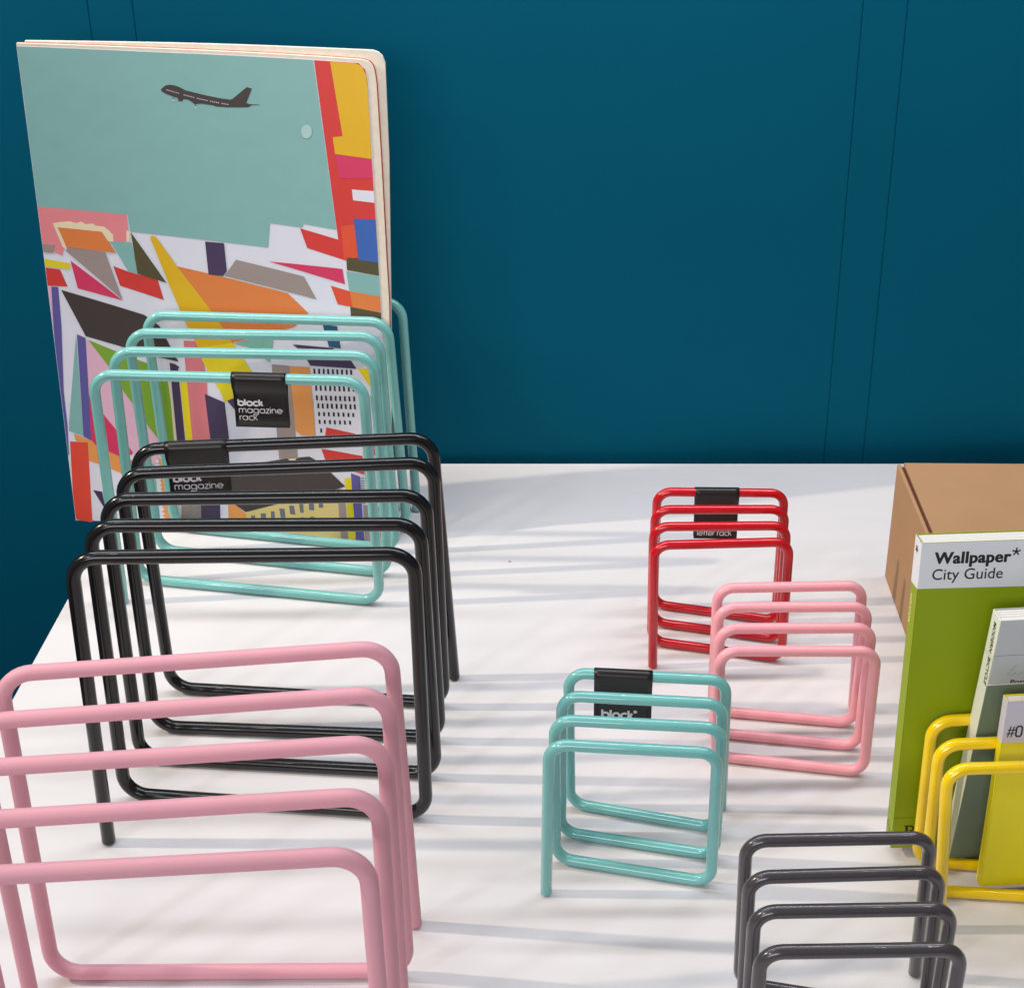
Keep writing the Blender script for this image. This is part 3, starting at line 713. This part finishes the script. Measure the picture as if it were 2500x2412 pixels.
    ('white', 4, [(-330.4, 501.4), (-329.5, 501.2), (-329.7, 500.2), (-330.6, 500.4)]),
    ('white', 4, [(-328.4, 501), (-327.6, 500.7), (-327.7, 499.8), (-328.6, 499.9)]),
    ('white', 4, [(-326.5, 500.5), (-325.6, 500.3), (-325.7, 499.3), (-326.6, 499.5)]),
    ('white', 4, [(-322.5, 499.7), (-321.6, 499.4), (-321.8, 498.5), (-322.7, 498.6)]),
    ('white', 4, [(-320.5, 499.2), (-319.6, 499), (-319.8, 498), (-320.7, 498.2)]),
    ('white', 4, [(-318.5, 498.8), (-317.7, 498.6), (-317.8, 497.6), (-318.7, 497.8)]),
    ('white', 4, [(-316.6, 498.4), (-315.7, 498.2), (-315.8, 497.2), (-316.7, 497.4)]),
    ('white', 4, [(-314.6, 498.1), (-313.7, 497.8), (-313.9, 496.9), (-314.7, 497)]),
    ('white', 4, [(-310.6, 497.3), (-309.7, 497.1), (-309.9, 496.1), (-310.8, 496.3)]),
    ('white', 4, [(-308.6, 496.9), (-307.7, 496.7), (-307.9, 495.7), (-308.8, 495.9)]),
    ('white', 4, [(-306.6, 496.6), (-305.8, 496.3), (-305.9, 495.4), (-306.8, 495.5)]),
    ('white', 4, [(-304.7, 496.2), (-303.8, 496), (-303.9, 495), (-304.8, 495.2)]),
    ('pale', 4, [(-360.2, 500.3), (-360.7, 499.4), (-361.6, 499), (-362.5, 499.4), (-362.8, 500.3), (-362.3, 501.2), (-361.4, 501.6), (-360.5, 501.2)]),
    ('dark_brown', 3, [(-362, 503.9), (-361.4, 503.9), (-361, 500.9), (-361.9, 500.9)]),
    ('pale', 4, [(-337.6, 492.6), (-338, 491.7), (-339, 491.4), (-339.9, 491.8), (-340.1, 492.7), (-339.7, 493.5), (-338.7, 493.9), (-337.9, 493.5)]),
    ('dark_brown', 3, [(-339.4, 496.2), (-338.8, 496.2), (-338.4, 493.2), (-339.3, 493.2)]),
    ('pale', 4, [(-216.4, 467.6), (-217.4, 463.8), (-219.7, 461.1), (-222.7, 460), (-225.6, 461), (-227.6, 463.7), (-228.2, 467.5), (-227.2, 471.2), (-224.8, 474), (-221.8, 475), (-218.9, 474), (-217, 471.3)]),
]
OUT = [(-529.9, 3.5), (-517.1, 559.8), (-369.6, 550.3), (-210.8, 541.8), (-168.0, 538.9), (-161.5, 536.9), (-157.8, 532.8), (-156.0, 527.3), (-154.6, 514.5), (-153.1, 439.6), (-151.8, 327.3), (-150.9, 289.3), (-147.2, 8.2), (-150, 5.6), (-154.0, 4.3)]
BACK = [(-524.0, 5.0), (-510.0, 563.8), (-160.0, 550.6), (-148.2, 550.1), (-142.5, 548.2), (-138.4, 544.4), (-135.9, 537.1), (-135.8, 441.1), (-139.5, 303.1), (-147.5, 10.0), (-152, 5.0)]

mg = thing('magazine', 'tall magazine with colourful collage cover and black aeroplane standing in the mint rack', 'magazine', (-0.53, 1.495, 0.0035))
bpy.context.view_layer.update()
CELL = 0.03

def clip(poly, ax, lim, keep_less):
    out = []
    for i in range(len(poly)):
        a, b = poly[i - 1], poly[i]
        ia = (a[ax] <= lim) if keep_less else (a[ax] >= lim)
        ib = (b[ax] <= lim) if keep_less else (b[ax] >= lim)
        if ia != ib:
            t = (lim - a[ax]) / (b[ax] - a[ax])
            out.append((a[0] + (b[0] - a[0]) * t, a[1] + (b[1] - a[1]) * t))
        if ib:
            out.append(b)
    return out

def tri(poly):
    bm = bmesh.new()
    vs = [bm.verts.new((x, z, 0)) for x, z in poly]
    try:
        f = bm.faces.new(vs)
        bmesh.ops.triangulate(bm, faces=[f], ngon_method='EAR_CLIP')
    except ValueError:
        pass
    res = [[(v.co.x, v.co.y) for v in f.verts] for f in bm.faces]
    bm.free()
    return res

def sheet(polys, off):
    """polygons in cover coordinates draped over the curved cover, cut on one common grid"""
    V, F, I = [], [], []
    for poly, mi, lay in polys:
        for t in tri(poly):
            i0, i1 = [int(math.floor(f(p[0] for p in t) / CELL)) for f in (min, max)]
            for i in range(i0, i1 + 1):
                ci = clip(clip(t, 0, i * CELL, False), 0, (i + 1) * CELL, True)
                if len(ci) < 3:
                    continue
                j0, j1 = [int(math.floor(f(p[1] for p in ci) / CELL)) for f in (min, max)]
                for j in range(j0, j1 + 1):
                    c = clip(clip(ci, 1, j * CELL, False), 1, (j + 1) * CELL, True)
                    q = []
                    for pnt in c:
                        if not q or (abs(pnt[0] - q[-1][0]) + abs(pnt[1] - q[-1][1])) > 1e-7:
                            q.append(pnt)
                    if len(q) > 2 and (abs(q[0][0] - q[-1][0]) + abs(q[0][1] - q[-1][1])) < 1e-7:
                        q.pop()
                    if len(q) < 3:
                        continue
                    b = len(V)
                    V += [(x, ysurf(x, z) + off - lay * 0.00012, z) for x, z in q]
                    F.append(list(range(b, b + len(q))))
                    I.append(mi)
    return V, F, I

def slab(outline, y0, y1, name, material):
    """a stack of sheets: outline extruded from depth y0 to y1 behind the cover surface"""
    o = [(x / 1000, z / 1000) for x, z in outline]
    V, F, _ = sheet([(o, 0, 0)], y0)
    V2, F2, _ = sheet([(o, 0, 0)], y1)
    b = len(V)
    V += V2
    F += [[b + i for i in f][::-1] for f in F2]
    per = []
    for i in range(len(o)):
        a, c = o[i], o[(i + 1) % len(o)]
        n = max(1, int(((a[0] - c[0]) ** 2 + (a[1] - c[1]) ** 2) ** .5 / 0.01))
        per += [(a[0] + (c[0] - a[0]) * k / n, a[1] + (c[1] - a[1]) * k / n) for k in range(n)]
    b = len(V)
    for x, z in per:
        V += [(x, ysurf(x, z) + y0, z), (x, ysurf(x, z) + y1, z)]
    m = len(per)
    for i in range(m):
        k = (i + 1) % m
        F.append([b + 2 * i, b + 2 * i + 1, b + 2 * k + 1, b + 2 * k])
    return obj(name, V, F, material, mg)

def grow(outline, dx, dz):
    """same sheet a little longer at the right and top"""
    return [(x + (dx * min(1, max(0, (z - 40) / 250)) if x > -400 else 0), z + (dz if z > 400 else 0)) for x, z in outline]

cover = slab(OUT, 0.0, 0.0004, 'front_cover', ART_MAT['white'])
names = list(ART_MAT)
def half_plane(poly, a, b):
    """keep what lies to the right of the line a -> b"""
    side = lambda q: (b[0] - a[0]) * (q[1] - a[1]) - (b[1] - a[1]) * (q[0] - a[0])
    out = []
    for i in range(len(poly)):
        p, q = poly[i - 1], poly[i]
        sp, sq = side(p), side(q)
        if (sp <= 0) != (sq <= 0):
            t = sp / (sp - sq)
            out.append((p[0] + (q[0] - p[0]) * t, p[1] + (q[1] - p[1]) * t))
        if sq <= 0:
            out.append(q)
    return out

polys = []
for c, lay, pts in ART:
    pg = [(x / 1000, z / 1000) for x, z in pts]
    pg = half_plane(pg, (-0.5295, 0.0035), (-0.5167, 0.5598))
    pg = half_plane(pg, (-0.1548, 0.5145), (-0.1473, 0.0082))
    if len(pg) > 2:
        polys.append((pg, names.index(c), lay))
V, F, I = sheet(polys, -0.0001)
obj('cover_print', V, F, [ART_MAT[n] for n in names], cover, False, I)
slab(grow(OUT, 9.0, 3.0), 0.0006, 0.0046, 'page_block', M['paper_cream'])
slab(grow(OUT, 10.0, 3.4), 0.0048, 0.0053, 'divider_sheet', M['red_sheet'])
slab(BACK, 0.0056, 0.0106, 'page_block', M['paper_cream'])
slab(BACK, 0.0108, 0.0112, 'back_cover', ART_MAT['white'])

# ------------------------------------------------------------------ cardboard box
bx = thing('cardboard_box', 'brown corrugated cardboard box behind the green book', 'box', (0.3988, 1.3549, 0), (0, 0, R(-2.58)))
W_, D_, H_ = 0.36, 0.225, 0.1398
child('side_panel', *bevel_box(0, 0.004, -D_, 0, 0, H_, 0.0012), M['card'], bx)
child('side_panel', *bevel_box(W_ - 0.004, W_, -D_, 0, 0, H_, 0.0012), M['card'], bx)
child('front_panel', *bevel_box(0.0042, W_ - 0.0042, -D_, -D_ + 0.004, 0, H_ - 0.004, 0.001), M['card'], bx)
child('back_panel', *bevel_box(0.0042, W_ - 0.0042, -0.004, 0, 0, H_ - 0.004, 0.001), M['card'], bx)
# lid: a sheet whose cut edge leaves a dark slit beside the side panel
lv, lf = [], []
nx, ny = 12, 10
for k in (0, 1):
    for i in range(nx + 1):
        for j in range(ny + 1):
            x = 0.0072 + (W_ - 0.0144) * i / nx
            y = -D_ + D_ * j / ny
            z = H_ + 0.0006 - 0.0035 * k + 0.0012 * math.sin(math.pi * j / ny) * math.sin(math.pi * i / nx) + 0.0006 * math.sin(7 * j / ny + 1)
            lv.append((x, y, z))
n1 = (nx + 1) * (ny + 1)
for i in range(nx):
    for j in range(ny):
        a = i * (ny + 1) + j
        lf.append([a, a + ny + 1, a + ny + 2, a + 1])
        lf.append([n1 + a, n1 + a + 1, n1 + a + ny + 2, n1 + a + ny + 1])
for j in range(ny):
    lf.append([j, j + 1, n1 + j + 1, n1 + j])
    a = nx * (ny + 1) + j
    lf.append([a + 1, a, n1 + a, n1 + a + 1])
for i in range(nx):
    a = i * (ny + 1)
    lf.append([a + ny + 1, a, n1 + a, n1 + a + ny + 1])
    a += ny
    lf.append([a, a + ny + 1, n1 + a + ny + 1, n1 + a])
child('lid', lv, lf, M['card'], bx, False, None)
child('tuck_flap', *bevel_box(0.0044, 0.0064, -D_ + 0.004, -0.004, 0.02, H_ - 0.0012, 0.0004), M['card_edge'], bx)

# ------------------------------------------------------------------ books
def book(name, label, loc, rot, W, H, T, cov, spine, pages):
    b = thing(name, label, 'book', loc, None)
    b.rotation_mode = 'XYZ'
    rx, ry, rz = [R(a) for a in rot]
    b.rotation_euler = (Matrix.Rotation(rz, 3, 'Z') @ Matrix.Rotation(rx, 3, 'X') @ Matrix.Rotation(ry, 3, 'Y')).to_euler('XYZ')
    ct = 0.0007
    child('front_cover', *bevel_box(0.0009, W, 0, ct, 0, H, 0.0003), cov, b)
    child('back_cover', *bevel_box(0.0009, W, T - ct, T, 0, H, 0.0003), cov, b)
    child('spine', *bevel_box(0, 0.0009, 0.0002, T - 0.0002, 0, H, 0.0004), spine, b)
    # pages: a few signatures with uneven tops
    ns = 5
    pv, pf = [], []
    for i in range(ns):
        y0 = ct + 0.0002 + (T - 2 * ct - 0.0004) * i / ns
        y1 = ct + 0.0002 + (T - 2 * ct - 0.0004) * (i + 0.93) / ns
        v, f = bevel_box(0.001, W - 0.001, y0, y1, 0.0006, H - 0.0008 - 0.0006 * ((i * 3) % 4) / 3, 0.0003, 1)
        k = len(pv)
        pv += v
        pf += [[q + k for q in g] for g in f]
    child('page_block', pv, pf, pages, b)
    return b

def on_front(b, name, verts, faces, material, x0, z0, y=-0.00012, shx=0.0):
    return child(name, [(x0 + x, y, z0 + z + shx * x) for x, z in verts], faces, material, b)

def on_spine(b, name, verts, faces, material, y0, z0, slope=0.0):
    """text reading down the spine, tops of the letters towards the front cover"""
    return child(name, [(-0.00025, y0 - z - slope * x, z0 - x) for x, z in verts], faces, material, b)

def bar(x0, x1, z0, z1):
    return [(x0, z0), (x1, z0), (x1, z1), (x0, z1)], [[0, 1, 2, 3]]

def ribbons(lines, w):
    V, F = [], []
    for st in lines:
        for a, c in zip(st, st[1:]):
            a, c = Vector(a), Vector(c)
            d = (c - a).normalized() * w / 2
            n = Vector((-d.y, d.x))
            k = len(V)
            V += [tuple(a + n - d * .5), tuple(a - n - d * .5), tuple(c - n + d * .5), tuple(c + n + d * .5)]
            F.append([k, k + 1, k + 2, k + 3])
    return V, F

gb = book('city_guide_book', 'tall green book with white title band, rearmost in the yellow rack', (0.3023, 0.9261, 0.0095), (-2.8, 0.085, 2.34), 0.16, 0.2862, 0.0153, M['green_cover'], M['green_cover'], M['paper'])
# white title band wrapped round front and spine
child('title_band', [(0.0002, -0.0001, 0.2465), (0.1598, -0.0001, 0.2450), (0.1598, -0.0001, 0.2860), (0.0002, -0.0001, 0.2860),
                     (-0.0001, 0.0002, 0.2465), (-0.0001, 0.0151, 0.2450), (-0.0001, 0.0151, 0.2860), (-0.0001, 0.0002, 0.2860)],
      [[0, 1, 2, 3], [5, 4, 7, 6], [4, 0, 3, 7]], M['white_cover'], gb)
v, f = font_text('Wallpaper', 0.0590, 0.0097, bold=0.024, spacing=1.06)
n_ = len(v)
V = [(0.0106 + x + dx, -0.00025 - k * 0.00001, 0.2681 + z - 0.006 * x) for k, dx in enumerate((0, 0.00025, 0.0005)) for x, z in v]
child('lettering', V, [[q + n_ * k for q in g] for k in range(3) for g in f], M['ink_black'], gb)
star = []
for k in range(5):
    a = R(90 + 72 * k)
    star.append([(0, 0), (0.0031 * math.cos(a), 0.0031 * math.sin(a))])
v, f = ribbons(star, 0.0012)
on_front(gb, 'lettering', v, f, M['ink_black'], 0.0735, 0.2762, -0.00026)
v, f = font_text('City Guide', 0.0548, 0.0094, bold=0.004)
on_front(gb, 'lettering', v, f, M['ink_black'], 0.0104, 0.2540, -0.00025, -0.006)
v, f = ribbons([[(0, 0), (0.0028 * math.cos(R(90 + 72 * k)), 0.0028 * math.sin(R(90 + 72 * k)))] for k in range(5)], 0.0014)
on_spine(gb, 'lettering', v, f, M['ink_black'], 0.0092, 0.2762)
v, f = font_text('HOUSTON', 0.0254, 0.0042, bold=0.016, spacing=1.1)
on_spine(gb, 'lettering', v, f, M['ink_yellow'], 0.0128, 0.2362)
child('cover_line', *[[(x, -0.00012, z) for x, z in bar(0.0004, 0.1590, 0.0306, 0.0309)[0]], [[0, 1, 2, 3]]], M['ink_black'], gb)
child('cover_line', [(-0.00012, 0.0004, 0.0306), (-0.00012, 0.0148, 0.0300), (-0.00012, 0.0148, 0.0303), (-0.00012, 0.0004, 0.0309)], [[1, 0, 3, 2]], M['ink_black'], gb)
# serif initial at the foot of the cover
serif = [[(0, 0), (0.0042, 0)], [(0, 0.0098), (0.0048, 0.0098)]]
v, f = ribbons(serif, 0.0008)
v2, f2 = ribbons([[(0.0022, 0.0004), (0.0022, 0.0094)]], 0.0020)
bowl = [(0.0044 + 0.0034 * math.cos(R(a)), 0.0070 + 0.0026 * math.sin(R(a))) for a in range(90, -91, -20)]
v3, f3 = ribbons([bowl, [(0.0025, 0.0044), (0.0045, 0.0044)]], 0.0013)
V = [(x + 0.0096, -0.00012, z + 0.0125) for x, z in v] + [(x + 0.0096, -0.00015, z + 0.0125) for x, z in v2] + [(x + 0.0096, -0.00018, z + 0.0125) for x, z in v3]
F = f + [[q + len(v) for q in g] for g in f2] + [[q + len(v) + len(v2) for q in g] for g in f3]
child('lettering', V, F, M['ink_black'], gb)
loop = [(0.0112 + 0.0022 * math.cos(R(a)), 0.0170 + 0.0030 * math.sin(R(a))) for a in range(-60, 200, 20)] + [(0.0088, 0.0150), (0.0070, 0.0120), (0.0056, 0.0135), (0.0060, 0.0160)]
v, f = ribbons([loop], 0.0006)
child('emblem', [(-0.00012 - 0.00001 * (i // 4), y, z) for i, (y, z) in enumerate(v)], [g[::-1] for g in f], M['ink_black'], gb)

nb = book('bicycle_book', 'sage grey book with cream spine between the green and the lime books', (0.3480, 0.9142, 0.0098), (3.3, 1.472, 5.85), 0.12, 0.2415, 0.0150, M['pale_grey'], M['spine_cream'], M['paper'])
child('dust_sleeve', *bevel_box(-0.0004, 0.1198, -0.0009, -0.00015, 0.0002, 0.1806, 0.0002), M['sage'], nb)
child('sleeve_edge', *bevel_box(-0.0003, 0.1196, -0.0010, -0.0002, 0.1807, 0.1815, 0.0001), M['paper'], nb)
v, f = bar(0.0006, 0.1190, 0.2083, 0.2086)
on_front(nb, 'cover_line', v, f, M['ink_grey'], 0, 0, -0.00012)
v, f = font_text('Post', 0.0125, 0.0042, bold=0.02)
on_front(nb, 'lettering', v, f, M['ink_black'], 0.0182, 0.1804, -0.00012)
v, f = ribbons([[(0.0144, 0.1895), (0.0204, 0.1995)], [(0.0175, 0.1888), (0.0208, 0.1916)], [(0.0208, 0.1916), (0.0213, 0.1900)], [(0.0228, 0.1893), (0.0265, 0.1920)]], 0.00024)
child('cover_drawing', [(x, -0.00012 - 0.00001 * (i // 4), z) for i, (x, z) in enumerate(v)], f, M['ink_grey'], nb)
v, f = font_text('MODERN  BICYCLE', 0.0560, 0.0040, bold=0.018, spacing=1.05)
on_spine(nb, 'lettering', v, f, M['ink_black'], 0.0092, 0.2345, 0.07)
v, f = bar(0.0006, 0.0148, 0.2042, 0.2044)
child('cover_line', [(-0.00012, y, z) for y, z in v], [[3, 2, 1, 0]], M['ink_grey'], nb)
# fine white line drawing on the sleeve: base lines and a bicycle outline
dr = [[(0.0002, 0.0405), (0.1150, 0.0390)], [(0.0002, 0.0328), (0.1150, 0.0310)], [(0.0120, 0.0402), (0.0128, 0.0328)], [(0.0480, 0.0397), (0.0486, 0.0320)],
      [(0.0012, 0.0495), (0.0050, 0.0507), (0.0075, 0.0499), (0.0095, 0.0505), (0.0120, 0.0515), (0.0150, 0.0503), (0.0170, 0.0509), (0.0195, 0.0498)],
      [(0.0085, 0.0503), (0.0098, 0.0575), (0.0112, 0.0655), (0.0126, 0.0615), (0.0130, 0.0535)],
      [(0.0112, 0.0655), (0.0150, 0.0695), (0.0162, 0.0625), (0.0180, 0.0715), (0.0192, 0.0655)],
      [(0.0150, 0.0695), (0.0160, 0.0805), (0.0185, 0.0865), (0.0200, 0.0805), (0.0192, 0.0960), (0.0205, 0.1070), (0.0190, 0.1200), (0.0215, 0.1280), (0.0230, 0.1200)]]
v, f = ribbons(dr, 0.00028)
child('cover_drawing', [(x, -0.00102 - 0.00001 * (i // 4), z) for i, (x, z) in enumerate(v)], f, M['ink_pale'], nb)

yb = book('numbered_book', 'lime yellow book with lilac band numbered in black, frontmost in the yellow rack', (0.3630, 0.8815, 0.0098), (0.0, -0.313, 2.94), 0.12, 0.1823, 0.0086, M['lime'], M['lime'], M['paper'])
child('title_band', [(0.0002, -0.0001, 0.1436), (0.1198, -0.0001, 0.1420), (0.1198, -0.0001, 0.1821), (0.0002, -0.0001, 0.1821),
                     (-0.0001, 0.0002, 0.1436), (-0.0001, 0.0084, 0.1436), (-0.0001, 0.0084, 0.1821), (-0.0001, 0.0002, 0.1821)],
      [[0, 1, 2, 3], [5, 4, 7, 6], [4, 0, 3, 7]], M['lilac'], yb)
hx = [[(0.0010, 0), (0.0026, 0.0096)], [(0.0036, 0), (0.0052, 0.0096)], [(0.0002, 0.0032), (0.0056, 0.0032)], [(0.0008, 0.0064), (0.0062, 0.0064)]]
v, f = ribbons(hx, 0.0009)
zero = [(0.0093 + sx * 0.0022, z) for sx, z in ((-1, 0.0018), (-0.55, 0.0002), (0.55, 0.0002), (1, 0.0018), (1, 0.0082), (0.55, 0.0096), (-0.55, 0.0096), (-1, 0.0082), (-1, 0.0018))]
v2, f2 = ribbons([zero], 0.0013)
V = [(x + 0.0030, -0.0003 - 0.00001 * (i // 4), z + 0.1490) for i, (x, z) in enumerate(v + v2)]
child('lettering', V, f + [[q + len(v) for q in g] for g in f2], M['ink_black'], yb)
